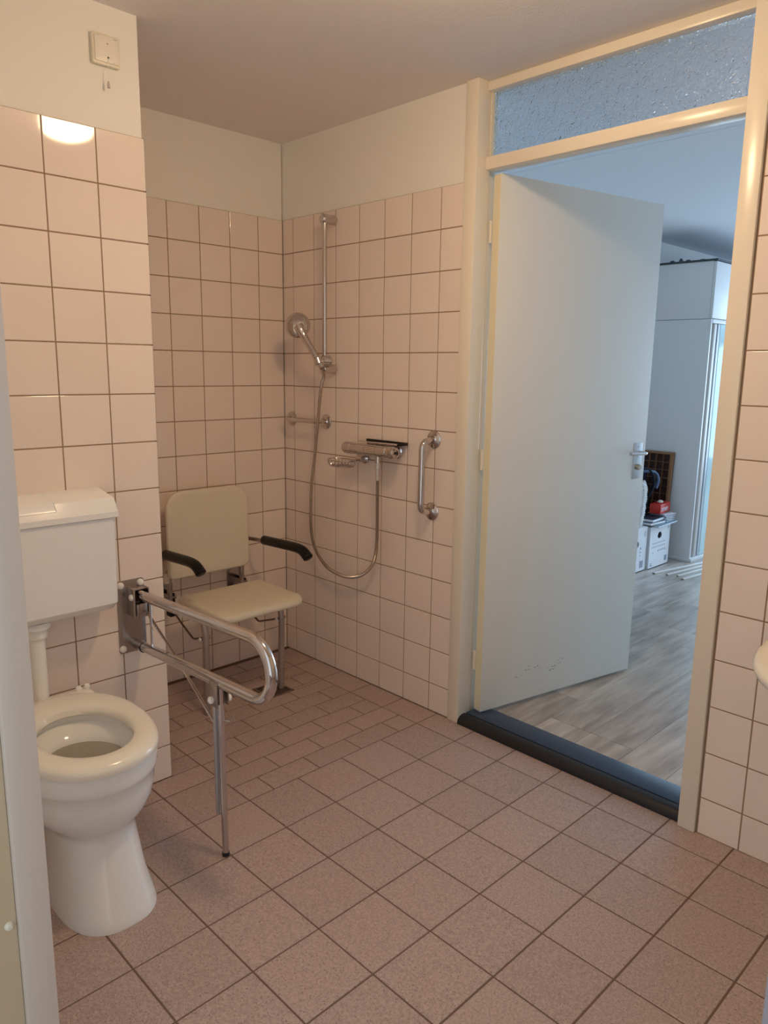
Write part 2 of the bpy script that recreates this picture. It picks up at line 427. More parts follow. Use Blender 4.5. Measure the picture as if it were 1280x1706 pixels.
for z in (1.100, 1.055, 0.968): obj('screw', CYL((0.857, fc-0.003, z), (0.857, fc-0.0048, z), 0.003, 8), M_STEEL, hp)
bm = bmesh.new(); rs = random.Random(3)
for cx, n_ in ((0.20, 4), (0.25, 3), (0.30, 4), (0.395, 7), (0.44, 4)):
    for k in range(n_):
        x = cx+rs.uniform(-0.025, 0.025); z = 0.155+0.02*math.sin(cx*30)+rs.uniform(-0.007, 0.010); l = rs.uniform(0.002, 0.011)
        box(bm, (x, fc-0.0003, z), (x+l, fc+0.0002, z+rs.uniform(0.001, 0.0028)))
s = obj('scuff_marks', bm, mat('scuff', (0.12, 0.11, 0.11), 0.8), door, None); s['kind'] = 'stuff'
for z in (0.25, 1.08, 1.93):
    obj('hinge', CYL((-0.004, 0.006, z-0.04), (-0.004, 0.006, z+0.04), 0.0060, 12), M_CREAM, door)

# entry opening right in front of the camera
ef = empty('trim_3', (1.92, -1.93, 0)); tag(ef, 'cream painted frame of the near doorway at the left and right picture edges', kind='structure')
def epart(name, lo, hi, bev=0.003, m=M_CREAM):
    o = obj(name, B(lo, hi, bev), m, ef); o.location = -ef.location; return o
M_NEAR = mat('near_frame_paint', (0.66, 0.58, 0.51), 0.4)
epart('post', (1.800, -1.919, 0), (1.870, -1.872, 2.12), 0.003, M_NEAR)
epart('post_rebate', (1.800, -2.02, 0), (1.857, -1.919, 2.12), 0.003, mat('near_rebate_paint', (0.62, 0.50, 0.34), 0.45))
epart('post', (2.903, -1.934, 0), (2.945, -1.872, 2.12), 0.003, mat('near_dark_post', (0.30, 0.27, 0.285), 0.45))  # right post darker and greyer than the left one
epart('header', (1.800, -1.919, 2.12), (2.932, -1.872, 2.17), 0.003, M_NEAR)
bm = bmesh.new(); lathe(bm, [(0.0001, 0.0070), (0.004, 0.0064), (0.0065, 0.0035), (0.0072, 0.0)][::-1], frame((1.857, -1.931, 0.575), (1, 0, 0)), 16)
o = obj('bumper_peg', bm, M_IVORY, ef); o.location = -ef.location

# ------------------------------------------------------------------ next room
lf = tag(obj('floor', B((0.0, 0.105, -0.1), (4.1, 6.1, 0.0135)), M_LGAP, None, None), kind='structure')
pw = 0.182
xi = 1.597-9*pw+0.0; col = 0
x = xi
while x < 3.1:
    off = [0.288, 0.72, 1.02, 0.52][col % 4] if abs(x-1.597) > 0.01 else 0.288
    ys = [0.150]; y = off
    while y < 6.0:
        if y-ys[-1] > 0.05: ys.append(y)
        y += 1.2
    ys.append(6.0)
    for a, b_ in zip(ys, ys[1:]):
        xa = max(x, 0.06)
        if x+pw-xa > 0.02: put_tile(lf, Vector((xa, a, 0.02)), Vector((1, 0, 0)), Vector((0, 1, 0)), x+pw-xa, b_-a, M_LAM, 0.005, 0.0008, 0.0002, jt=0.0014, name='plank')
    x += pw; col += 1
o = obj('flooring', B((x, 0.15, 0.0135), (4.0, 6.0, 0.0198)), M_LAM, lf, None)
M_NPAINT = mat('next_room_paint', (0.80, 0.80, 0.79), 0.8, spec=0.2)
M_NCEIL = mat('next_room_ceiling', (0.80, 0.84, 0.90), 0.7, spec=0.25)
tag(obj('wall_next_left', B((-0.05, 0.105, 0), (0.06, 6.1, CEIL+0.05)), M_NPAINT, None, None), kind='structure')
tag(obj('wall_next_front', B((3.4, 0.105, 0), (4.1, 0.2, CEIL+0.05)), M_NPAINT, None, None), kind='structure')
tag(obj('wall_next_right', B((4.0, 0.2, 0), (4.1, 6.1, CEIL+0.05)), M_NPAINT, None, None), kind='structure')
bm = bmesh.new()
for lo, hi in (((0.06, 6.0, 0), (4.0, 6.1, 0.3)), ((0.06, 6.0, 2.3), (4.0, 6.1, CEIL+0.05)), ((0.06, 6.0, 0.3), (1.0, 6.1, 2.3)), ((3.2, 6.0, 0.3), (4.0, 6.1, 2.3))): box(bm, lo, hi)
tag(obj('wall_next_back', bm, M_NPAINT, None, None), kind='structure')
wn = empty('window_2', (2.1, 6.05, 1.3)); tag(wn, kind='structure')
for lo, hi in (((-1.1, -0.05, -1.0), (-1.04, 0.0, 1.0)), ((1.04, -0.05, -1.0), (1.1, 0.0, 1.0)), ((-1.04, -0.05, -1.0), (1.04, 0.0, -0.94)), ((-1.04, -0.05, 0.94), (1.04, 0.0, 1.0)), ((-0.03, -0.05, -0.94), (0.03, 0.0, 0.94))):
    obj('frame', B(lo, hi, 0.004), M_WARD, wn)
nc = tag(obj('ceiling', B((-0.05, 0.105, CEIL), (4.1, 1.135, CEIL+0.08)), M_NCEIL, None, None), kind='structure')
tag(obj('ceiling', B((-0.05, 1.140, CEIL), (4.1, 6.1, CEIL+0.08)), M_NCEIL, None, None), kind='structure')
tag(obj('ceiling', B((-0.05, 1.13, CEIL+0.01), (4.1, 1.145, CEIL+0.08)), M_PRINT, None, None), kind='structure')

# ------------------------------------------------------------------ toilet
TY = -1.50
def egg(cx, xf, xb, ry, z, n=40, cy=TY, p=2.0):
    out = []
    for k in range(n):
        a = 2*math.pi*k/n; c, s_ = math.cos(a), math.sin(a)
        rx = (xf-cx) if c > 0 else (cx-xb); q = 2.0/p
        out.append((cx+rx*math.copysign(abs(c)**q, c), cy+ry*math.copysign(abs(s_)**q, s_), z))
    return out
toilet = empty('toilet', (1.05, TY, 0)); tag(toilet, 'white ceramic standing toilet with a cream seat ring and no lid', 'toilet')
def tpart(name, bm, m, par=toilet, sm=0.9):
    o = obj(name, bm, m, par, sm); o.location = -toilet.location if par is toilet else (0, 0, 0); return o
bm = bmesh.new()
rings = [egg(1.15, 1.318, 0.90, 0.122, 0.0, p=2.5), egg(1.15, 1.318, 0.90, 0.122, 0.006, p=2.5), egg(1.145, 1.308, 0.90, 0.117, 0.030, p=2.5), egg(1.135, 1.286, 0.89, 0.106, 0.09, p=2.4),
         egg(1.125, 1.266, 0.88, 0.101, 0.16, p=2.3), egg(1.115, 1.250, 0.87, 0.099, 0.210, p=2.2), egg(1.11, 1.247, 0.86, 0.102, 0.228, p=2.2), egg(1.105, 1.258, 0.85, 0.120, 0.245, p=2.1),
         egg(1.10, 1.277, 0.84, 0.147, 0.270), egg(1.10, 1.289, 0.83, 0.161, 0.300), egg(1.10, 1.295, 0.82, 0.168, 0.335), egg(1.10, 1.297, 0.81, 0.170, 0.368), egg(1.10, 1.303, 0.81, 0.175, 0.374),
         egg(1.10, 1.306, 0.81, 0.178, 0.385), egg(1.10, 1.307, 0.81, 0.179, 0.420), egg(1.10, 1.303, 0.812, 0.175, 0.431), egg(1.10, 1.290, 0.82, 0.160, 0.433),
         egg(1.09, 1.258, 0.925, 0.128, 0.433), egg(1.09, 1.262, 0.92, 0.131, 0.415), egg(1.09, 1.252, 0.94, 0.122, 0.400), egg(1.10, 1.238, 0.968, 0.110, 0.386), egg(1.10, 1.232, 0.975, 0.105, 0.368), egg(1.10, 1.210, 0.99, 0.090, 0.31)]
loft(bm, rings); pan = tpart('pan', bm, M_CERAMIC)
bm = bmesh.new(); loft(bm, [egg(1.10, 1.234, 0.973, 0.1065, 0.3725), egg(1.10, 1.234, 0.973, 0.1065, 0.373)]); tpart('bowl_disc', bm, M_BOWL)  # flat grey-brown disc across the lower bowl
bm = bmesh.new(); zb, zt = 0.4345, 0.466
def ring_egg(k, z):      # k: 0 outer .. 1 inner
    o_ = egg(1.04, 1.316, 0.805, 0.186, z, 48, p=2.3); i_ = egg(1.085, 1.243, 0.935, 0.116, z, 48, cy=TY+0.004)
    return [tuple(o_[j][c]*(1-k)+i_[j][c]*k for c in range(3)) for j in range(48)]
prof = [(0.0, zb+0.008), (0.02, zb), (0.5, zb-0.001), (0.96, zb), (1.0, zb+0.006), (0.97, zt-0.010), (0.85, zt-0.003), (0.65, zt), (0.4, zt), (0.2, zt-0.003), (0.07, zt-0.009), (0.01, zt-0.016), (0.0, zb+0.008)]
R_ = [[bm.verts.new(p) for p in ring_egg(k, z)] for k, z in prof[:-1]]
R_.append(R_[0])
for a, b_ in zip(R_, R_[1:]):
    for k in range(48): bm.faces.new((a[k], a[(k+1) % 48], b_[(k+1) % 48], b_[k]))
bmesh.ops.recalc_face_normals(bm, faces=bm.faces)
seat = tpart('seat_ring', bm, M_SEAT); seat['label'] = 'glossy cream plastic seat ring'
tpart('seat_back_bar', B((0.810, TY-0.132, 0.4335), (0.880, TY+0.132, 0.460), 0.008), M_SEAT)
for dy in (0.098, 0.124):
    bm = bmesh.new(); lathe(bm, [(0.008, 0.0), (0.009, 0.008), (0.007, 0.014), (0.003, 0.016)], frame((0.824, TY+dy, 0.457), (0, 0, 1)), 14)
    tpart('hinge_knob', bm, M_WHITEPL)
tpart('trap_outlet', TUBE(bend_path([(0.92, TY, 0.20), (0.80, TY, 0.19), (XP, TY, 0.17)], 0.04), 0.055, 20), M_CERAMIC)
for s_ in (-1, 1):
    bm = bmesh.new(); lathe(bm, [(0.017, 0.0), (0.017, 0.012), (0.012, 0.018), (0.004, 0.020)], frame((1.00, TY+s_*0.128, 0.0), (0, 0, 1)), 18)
    tpart('floor_screw_cap', bm, M_WHITEPL)
# cistern
cs = empty('cistern', (XP, -1.475, 0.69)); tag(cs, 'white plastic wall-hung cistern with push-button lid above the toilet', 'cistern')
def cpart(name, bm, m, par=cs, sm=0.6):
    o = obj(name, bm, m, par, sm); o.location = -cs.location if par is cs else (0, 0, 0); return o
c0, c1 = -1.690, -1.262
def csec(z, xf, y0, y1, r):
    pts = rrect(xf-XP, y1-y0, [0.001, r, r, 0.001], 6)
    return [(XP+(xf-XP)/2+u, (y0+y1)/2+v, z) for u, v in pts]
bm = bmesh.new(); loft(bm, [csec(0.690, 0.820, c0+0.016, c1-0.016, 0.02), csec(0.694, 0.828, c0+0.010, c1-0.010, 0.022), csec(0.716, 0.851, c0+0.006, c1-0.006, 0.022), csec(0.98, 0.856, c0+0.003, c1-0.003, 0.022)])
body = cpart('body', bm, M_CISTERN)
bm = bmesh.new()
def lid_top(x, z0, z1): return z1
yA, yB = c0, c1
secs = []
pr = [(XP, 0.981), (0.859, 0.981), (0.8635, 0.984), (0.8635, 1.000), (0.860, 1.004), (0.837, 1.038), (0.832, 1.0405), (XP+0.003, 1.057), (XP, 1.057)]
def prs(y, ins): 
    cx, cz = 0.79, 1.0
    return [(XP if x <= XP+0.001 else x-ins, y, (z-ins if z > 0.99 else z)) for x, z in pr]
loft(bm, [prs(yA, 0.004), prs(yA+0.004, 0.001), prs(yA+0.008, 0.0), prs(yB-0.008, 0.0), prs(yB-0.004, 0.001), prs(yB, 0.004)])
lid = cpart('lid', bm, M_CISTERN, cs, 0.35)
def button_profile(y, up, ins):
    a = [(0.752, 1.0535), (0.832, 1.0405), (0.837, 1.0380), (0.851, 1.0173)]
    lo = [(x, y, z-0.001) for x, z in a]; hi = [(x+up*(0.1 if k < 2 else 0.85), y, z+up*(1.0 if k < 2 else 0.6)) for k, (x, z) in enumerate(a)]
    return lo+hi[::-1]
bm = bmesh.new(); loft(bm, [button_profile(y, 0.0024, 0) for y in (-1.570, -1.443)])
cpart('flush_button', bm, M_CISTERN)
bm = bmesh.new(); loft(bm, [button_profile(y, 0.0006, 0) for y in (-1.573, -1.4405)])
cpart('button_gap', bm, M_PRINT)
fp = empty('flush_pipe', (0.79, TY, 0.55)); tag(fp, 'white plastic flush pipe between the cistern and the toilet', 'pipe')
def ppart(name, bm, m): 
    o = obj(name, bm, m, fp); o.location = -fp.location
ppart('tube', TUBE(bend_path([(0.79, TY, 0.675), (0.79, TY, 0.43), (0.83, TY, 0.395)], 0.03), 0.0225, 20), M_WHITEPL)
ppart('coupling', CYL((0.79, TY, 0.640), (0.79, TY, 0.6895), 0.030, 24, 0.004), M_WHITEPL)
ppart('coupling_nut', CYL((0.79, TY, 0.667), (0.79, TY, 0.6895), 0.041, 24, 0.006), M_CISTERN)

# ------------------------------------------------------------------ fold-down support rail
SY = -1.165
sr = empty('support_rail', (XP, SY, 0.62)); tag(sr, 'chrome fold-down support rail with a leg beside the toilet', 'grab rail')
def spart(name, bm, m, sm=0.6, par=None):
    o = obj(name, bm, m, par or sr, sm); 
    if par is None: o.location = -sr.location
    return o
bm = bmesh.new()
pl = [(-0.049, -0.118), (0.045, -0.118), (0.045, 0.128), (-0.049, 0.128)]
def wallmap(u, v, w_): return Vector((XP+w_, -1.1795+u, 0.622+v))
plate(bm, rrect(0.094, 0.246, 0.010), 0.003, 0.001, wallmap, 2)
wplate = spart('wall_plate', bm, M_STEEL)
for u, v in ((-0.034, 0.108), (0.034, 0.108), (-0.036, -0.106)):
    bm = bmesh.new(); lathe(bm, [(0.0115, 0.0), (0.0115, 0.003), (0.009, 0.008), (0.004, 0.0105), (0.0005, 0.011)], frame((XP+0.003, -1.1795+u, 0.622+v), (1, 0, 0)), 18)
    spart('screw_cap', bm, M_WHITEPL, par=wplate)
bm = bmesh.new()
for dy in (-0.027, 0.022):
    box(bm, (XP+0.003, SY+dy, 0.628), (XP+0.052, SY+dy+0.004, 0.722), 0.001)
box(bm, (XP+0.003, SY-0.025, 0.716), (XP+0.040, SY+0.024, 0.721), 0.001)
spart('bracket', bm, M_STEEL)
spart('latch', B((XP+0.012, SY-0.019, 0.625), (XP+0.050, SY+0.020, 0.672), 0.004), M_STEEL)
bm = bmesh.new(); lathe(bm, [(0.011, 0.0), (0.011, 0.004), (0.007, 0.008), (0.001, 0.009)], frame((XP+0.036, SY-0.027, 0.694), (0, -1, 0)), 18)
spart('pivot_cap', bm, M_WHITEPL)
path = [(XP+0.030, SY, 0.698), (1.385, SY, 0.727)]
arc = [(1.40+0.0855*math.sin(a), SY, 0.642+0.0855*math.cos(a)) for a in [math.pi*k/16 for k in range(0, 17)]]
path = path[:1]+arc+[(1.0, SY, 0.536), (XP+0.012, SY, 0.5225)]
bm = bmesh.new(); tube(bm, path, 0.0165, 24); spart('rail_tube', bm, M_CHROME, 1.0)
bm = bmesh.new(); cyl(bm, (XP+0.002, SY, 0.5225), (XP+0.050, SY, 0.5232), 0.0172, 22); spart('socket', bm, M_STEEL)
bm = bmesh.new(); cyl(bm, (XP+0.050, SY, 0.5232), (XP+0.054, SY, 0.5233), 0.0180, 22); spart('socket_ring', bm, M_BLACK)
spart('brace_rod', TUBE([(0.835, SY, 0.698), (0.838, SY, 0.530)], 0.0045, 8), M_CHROME)
spart('brace_rod', TUBE([(0.790, SY+0.012, 0.640), (0.92, SY+0.025, 0.545), (1.225, SY+0.006, 0.385)], 0.0045, 8), M_CHROME)
LX = 1.232
bm = bmesh.new(); cyl(bm, (LX+0.004, SY, 0.55), (LX+0.006, SY+0.002, 0.008), 0.0095, 16)
spart('leg', bm, M_CHROME)
bm = bmesh.new()
box(bm, (LX-0.024, SY-0.010, 0.13), (LX-0.012, SY+0.010, 0.545), 0.002)
spart('leg_slide', bm, mat('aluminium', (0.7, 0.7, 0.7), 0.3)) 
bm = bmesh.new(); box(bm, (LX-0.022, SY-0.020, 0.478), (LX+0.018, SY-0.016, 0.555), 0.001); box(bm, (LX-0.022, SY+0.016, 0.478), (LX+0.018, SY+0.020, 0.555), 0.001)
spart('leg_bracket', bm, M_STEEL)
for yy, dx in ((SY-0.030, -0.008), (SY+0.030, 0.010)):
    bm = bmesh.new(); lathe(bm, [(0.0105, 0.0), (0.0105, 0.007), (0.006, 0.011), (0.001, 0.012)], frame((LX+dx, SY+(-0.020 if yy < SY else 0.020), 0.497), (0, -1 if yy < SY else 1, 0)), 16)
    spart('bolt_cap', bm, M_WHITEPL)
spart('spring_clip', TUBE(bend_path([(LX, SY+0.008, 0.43), (LX+0.02, SY+0.022, 0.425), (LX+0.024, SY+0.024, 0.443)], 0.006), 0.003, 8), M_CHROME)
spart('rubber_foot', CYL((LX+0.006, SY+0.002, 0.0), (LX+0.006, SY+0.002, 0.014), 0.0112, 16, 0.002), M_BLACK)

# ------------------------------------------------------------------ shower chair
ch = empty('shower_chair', (0.10, -0.51, 0)); tag(ch, 'beige fold-up shower chair with black armrests mounted on the left tiled wall', 'shower chair')
def hpart(name, bm, m, sm=0.7, par=None):
    o = obj(name, bm, m, par or ch, sm)
    if par is None: o.location = -ch.location
    return o
bm = bmesh.new(); CY = -0.503
def backmap(u, v, w_): 
    return Vector((0.090+w_*0.9+0.0-0.018*(1-(u/0.21)**2), CY+u, 0.703+v))
plate(bm, rrect(0.412, 0.382, [0.03, 0.03, 0.075, 0.075], 8), 0.026, 0.011, backmap, 6)
hpart('backrest', bm, M_CHAIR, 0.9)
for yy in (-0.690, -0.318):
    hpart('back_tube', TUBE([(0.073, yy, 0.55), (0.073, yy, 0.395)], 0.0125, 14), M_STEEL)
    bm = bmesh.new(); mp_ = lambda u, v, w_: Vector((w_+0.0002, yy+u, 0.425+v)); plate(bm, rrect(0.072, 0.105, 0.008), 0.004, 0.001, mp_, 2)
    box(bm, (0.004, yy-0.016, 0.385), (0.085, yy-0.012, 0.445), 0.001); box(bm, (0.004, yy+0.016, 0.385), (0.085, yy+0.020, 0.445), 0.001)
    cyl(bm, (0.073, yy-0.024, 0.425), (0.073, yy+0.028, 0.425), 0.008, 12)
    hpart('wall_bracket', bm, M_STEEL)
hpart('back_lug', B((0.062, -0.714, 0.492), (0.084, -0.672, 0.540), 0.006), M_CHAIR)
# seat
bm = bmesh.new()
def seatmap(u, v, w_):
    d = 0.008*math.exp(-((u)/0.16)**2)*(1 if v < 0 else 0.8)
    fr = max(0.0, v-0.10)/0.09
    xo = -0.010*math.exp(-(u/0.05)**2)*min(1, fr)
    return Vector((0.352+v+xo, CY+u, 0.430+w_-d-0.012*fr*fr))
sp = rrect(0.428, 0.362, [0.03, 0.03, 0.055, 0.055], 8)
plate(bm, sp, 0.030, 0.013, seatmap, 7)
seat_o = hpart('seat', bm, M_CHAIR, 0.9)
hpart('seat_slot', B((0.372, CY-0.050, 0.4515), (0.382, CY+0.010, 0.4528), 0.0005), mat('slot_plastic', (0.85, 0.80, 0.66), 0.4))
for yy in (-0.712, -0.330):
    s_ = 1 if yy < CY else -1
    leg_ = hpart('leg', TUBE(bend_path([(0.315, yy+s_*0.004, 0.412), (0.385, yy, 0.408), (0.400, yy, 0.34), (0.392, yy, 0.012)], [0.03, 0.02]), 0.0135, 16), M_GREYTUBE)
    hpart('rubber_foot', CYL((0.392, yy, 0.0), (0.392, yy, 0.016), 0.0145, 14, 0.002), M_GREYTUBE, par=leg_)
    yb = yy+s_*0.004
    hpart('fold_link', TUBE(bend_path([(0.080, yb+s_*0.02, 0.378), (0.165, yb+s_*0.02, 0.330), (0.258, yb+s_*0.02, 0.287), (0.384, yb+s_*0.016, 0.330)], 0.012), 0.0042, 8), mat('dark_link', (0.16, 0.11, 0.09), 0.35, 0.8))
    bm = bmesh.new(); cyl(bm, (0.394, yy-0.024, 0.333), (0.394, yy+0.024, 0.333), 0.0055, 10); hpart('link_bolt', bm, M_STEEL)
    bm = bmesh.new(); lathe(bm, [(0.008, 0), (0.008, 0.004), (0.001, 0.008)], frame((0.394, yy-0.022, 0.333), (0, -1, 0)), 12); hpart('bolt_cap', bm, M_WHITEPL)
    hpart('hinge_block', B((0.060, yb+s_*0.004, 0.345), (0.098, yb+s_*0.028, 0.392), 0.003), M_DARK)
# armrests
for yy, z0, x0, xa, x1, dn in ((-0.268, 0.632, 0.02, 0.195, 0.520, 0.0), (-0.722, 0.622, 0.02, 0.115, 0.402, 0.0)):
    hpart('arm_tube', TUBE([(x0, yy, z0-0.006), (x0+0.05, yy, z0-0.002), (xa+0.06, yy, z0+0.010)], 0.0095, 12), M_STEEL)
    L = x1-xa
    pts = [(xa, yy, z0+0.010), (xa+0.01, yy, z0+0.011), (xa+L*0.45, yy, z0+0.016), (x1-0.09, yy, z0+0.018), (x1-0.045, yy, z0+0.012), (x1-0.014, yy, z0-0.006), (x1-0.003, yy, z0-0.015)]
    pp = smooth_path(pts, 5); n_ = len(pp)
    rr = [0.0215]*n_; rr[0] = 0.013; rr[1] = 0.0195; rr[-1] = 0.015; rr[-2] = 0.021
    for i in range(n_//2, n_-2): rr[i] = 0.0215+0.0020*(i-n_/2)/(n_/2)
    bm = bmesh.new(); tube(bm, pp, rr, 16); hpart('arm_pad', bm, M_ARM, 1.2)
    hpart('arm_mount', B((0.001, yy-0.022, z0-0.028), (0.028, yy+0.022, z0+0.018), 0.003), M_DARK if yy > -0.5 else M_STEEL)

# ------------------------------------------------------------------ shower fittings on the back wall
RX, RY = 0.378, -0.060
ra = empty('shower_rail', (RX, 0, 1.42)); tag(ra, 'vertical chrome shower riser rail on the tiled wall', 'shower rail')
def rpart(name, bm, m=M_CHROME, sm=0.7):
    o = obj(name, bm, m, ra, sm); o.location = -ra.location; return o
rpart('rail_tube', CYL((RX, RY, 1.415), (RX, RY, 2.055), 0.0105, 18))
rpart('rail_sleeve', CYL((RX, RY, 2.005), (RX, RY, 2.040), 0.0125, 18))
for z in (2.052, 1.420):
    bm = bmesh.new(); cyl(bm, (RX, 0.0, z), (RX, RY-0.018, z), 0.0205, 22, 0.006); rpart('wall_bracket', bm)
bm = bmesh.new(); cyl(bm, (RX-0.004, RY-0.026, 1.456), (RX+0.018, RY+0.022, 1.456), 0.024, 20, 0.007); rpart('slider', bm)
bm = bmesh.new(); lathe(bm, [(0.014, -0.016), (0.019, -0.014), (0.020, 0.010), (0.016, 0.014)], frame((RX+0.002, RY-0.040, 1.455), (-0.45, -0.1, 1)), 20)
cyl(bm, (RX-0.022, RY-0.036, 1.450), (RX+0.022, RY-0.018, 1.456), 0.0165, 16, 0.005); rpart('handset_holder', bm)
hs = empty('hand_shower', (RX-0.030, RY-0.042, 1.452)); tag(hs, 'round chrome hand shower head resting in the rail holder', 'hand shower')
hb = Vector((RX+0.020, RY-0.030, 1.425)); hc = Vector((0.268, -0.125, 1.610)); bax = Vector((0.74, -0.64, 0.20)).normalized()
nk = hc+Vector((0.034, 0.012, -0.052))+bax*0.010
pp = smooth_path([hb, hb+(nk-hb)*0.5, nk, hc+Vector((0.016, 0.006, -0.024))+bax*0.012, hc+bax*0.010], 6)
n_ = len(pp); rr = [0.0140+0.0045*(i/n_) for i in range(n_)]
for i in range(n_-12, n_): rr[i] = 0.0175+0.0085*((i-(n_-12))/12)
rr[-1] = 0.006; rr[-2] = 0.014
bm = bmesh.new(); tube(bm, pp, rr, 18)
o = obj('handle', bm, M_CHROME, hs, 1.2); o.location = -hs.location
bm = bmesh.new(); lathe(bm, [(0.0005, -0.012), (0.050, -0.012), (0.0555, -0.008), (0.057, -0.002), (0.055, 0.003), (0.050, 0.009), (0.041, 0.015), (0.028, 0.020), (0.012, 0.0225), (0.0005, 0.023)], frame(hc, bax), 36)
o = obj('head', bm, M_CHROME, hs, 0.9); o.location = -hs.location
bm = bmesh.new(); lathe(bm, [(0.0005, 0.0), (0.041, 0.0), (0.040, 0.002), (0.0005, 0.002)], frame(hc-bax*0.0145, bax), 30)
o = obj('spray_face', bm, M_GREYTUBE, hs); o.location = -hs.location
# hose: smooth core with raised rings
hp_ = [(hb.x, hb.y, 1.428), (hb.x+0.002, hb.y+0.006, 1.39), (0.362, -0.070, 1.327), (0.312, -0.052, 1.137), (0.282, -0.045, 0.995), (0.259, -0.042, 0.88), (0.249, -0.040, 0.735), (0.258, -0.040, 0.634), (0.295, -0.042, 0.567),
       (0.374, -0.045, 0.512), (0.447, -0.045, 0.495), (0.522, -0.045, 0.494), (0.602, -0.045, 0.517), (0.664, -0.047, 0.560), (0.702, -0.050, 0.617), (0.719, -0.055, 0.699), (0.727, -0.062, 0.831), (0.732, -0.068, 0.930), (0.734, -0.070, 1.030)]
pp = smooth_path(hp_, 10)
L = [0.0]
for a, b_ in zip(pp, pp[1:]): L.append(L[-1]+(b_-a).length)
pts, rr = [], []; s_ = 0.0; i = 0; k = 0
while s_ < L[-1]:
    while L[i+1] < s_: i += 1
    t = (s_-L[i])/(L[i+1]-L[i]); pts.append(pp[i].lerp(pp[i+1], t)); rr.append((0.0078, 0.0078, 0.0058)[k % 3]); k += 1; s_ += (0.0026, 0.0017, 0.0017)[k % 3]
bm = bmesh.new(); tube(bm, pts, rr, 10)
ho = empty('shower_hose', (0.5, -0.045, 0.5)); tag(ho, 'ribbed metal shower hose looping below the mixer tap', 'hose')
o = obj('hose', bm, mat('hose_metal', (0.46, 0.39, 0.34), 0.22, 1.0), ho, 0.5); o.location = -ho.location
bm = bmesh.new(); cyl(bm, (0.7345, -0.0705, 1.040), (0.7335, -0.070, 1.012), 0.0115, 16, 0.002); cyl(bm, (0.7335, -0.070, 1.012), (0.732, -0.068, 0.965), 0.0095, 14)
o = obj('hose_end', bm, mat('clear_sleeve', (0.62, 0.58, 0.55), 0.25, 0.5), ho); o.location = -ho.location
# thermostatic mixer
mx = empty('mixer_tap', (0.68, 0, 1.08)); tag(mx, 'chrome thermostatic bar mixer tap with a small shelf on top', 'mixer tap')
MY = -0.070
def mpart(name, bm, m=M_CHROME, sm=0.7, par=None):
    o = obj(name, bm, m, par or mx, sm)
    if par is None: o.location = -mx.location
    return o
mpart('body', CYL((0.578, MY, 1.088), (0.795, MY, 1.088), 0.0245, 26, 0.001))
bm = bmesh.new(); lathe(bm, [(0.0230, 0), (0.0255, 0.002), (0.0265, 0.02), (0.0265, 0.040), (0.022, 0.050), (0.012, 0.055), (0.001, 0.056)], frame((0.577, MY, 1.088), (-1, 0, 0)), 26); mpart('temperature_knob', bm)
bm = bmesh.new(); lathe(bm, [(0.0230, 0), (0.0255, 0.002), (0.0265, 0.018), (0.0265, 0.036), (0.022, 0.043), (0.013, 0.045), (0.012, 0.040), (0.001, 0.040)], frame((0.796, MY, 1.088), (1, 0, 0)), 26); mpart('flow_knob', bm)
mpart('knob_stop', CYL((0.836, MY, 1.088), (0.8415, MY, 1.088), 0.006, 12), M_DARK)
for xx in (0.668, 0.736): mpart('body_joint', CYL((xx, MY, 1.088), (xx+0.0015, MY, 1.088), 0.0248, 26), M_STEEL)
for xx in (0.625, 0.782):
    bm = bmesh.new(); cyl(bm, (xx, 0.0, 1.088), (xx, -0.013, 1.088), 0.032, 24, 0.005); cyl(bm, (xx, -0.012, 1.088), (xx, MY+0.012, 1.088), 0.017, 20); mpart('wall_union', bm)
bm = bmesh.new(); cyl(bm, (0.7345, MY, 1.068), (0.7345, MY, 1.038), 0.0125, 16, 0.002); mpart('hose_outlet', bm)
bm = bmesh.new(); box(bm, (0.600, -0.066, 1.1175), (0.842, -0.010, 1.1215), 0.0015); mpart('shelf', bm, M_CHROME)
bm = bmesh.new(); box(bm, (0.598, -0.0105, 1.116), (0.846, -0.006, 1.1275), 0.001); box(bm, (0.841, -0.067, 1.1165), (0.846, -0.010, 1.1255), 0.001); mpart('shelf_edge', bm, M_ARM)
# soap dish
sd = empty('soap_dish', (0.53, 0, 1.03)); tag(sd, 'small chrome wire soap basket fixed below the mixer tap', 'soap dish')
def dpart(name, bm, m=M_CHROME):
    o = obj(name, bm, m, sd); o.location = -sd.location; return o
bm = bmesh.new(); cyl(bm, (0.592, 0.0, 1.040), (0.592, -0.020, 1.040), 0.022, 18, 0.004); box(bm, (0.570, -0.050, 1.028), (0.606, -0.010, 1.050), 0.003); dpart('wall_mount', bm)
cx, cy, cz = 0.522, -0.085, 1.028
def oval(rx, ry, z, n=32): return [(cx+rx*math.cos(2*math.pi*k/n), cy+ry*math.sin(2*math.pi*k/n), z) for k in range(n+1)]
dpart('basket_rim', TUBE(oval(0.072, 0.052, cz+0.004), 0.0032, 8)); dpart('basket_ring', TUBE(oval(0.062, 0.043, cz-0.022), 0.0024, 8))
bm = bmesh.new()
for k in range(24):
    a = 2*math.pi*(k+0.5)/24; tube(bm, [(cx+0.072*math.cos(a), cy+0.052*math.sin(a), cz+0.004), (cx+0.068*math.cos(a), cy+0.048*math.sin(a), cz-0.014), (cx+0.062*math.cos(a), cy+0.043*math.sin(a), cz-0.022)], 0.0015, 6)
for k in range(-4, 5):
    yy = k*0.0095; xx = 0.062*math.sqrt(max(0, 1-(yy/0.043)**2)); tube(bm, [(cx-xx, cy+yy, cz-0.022), (cx+xx, cy+yy, cz-0.022)], 0.0016, 6)
dpart('basket_wires', bm)['kind'] = 'stuff'
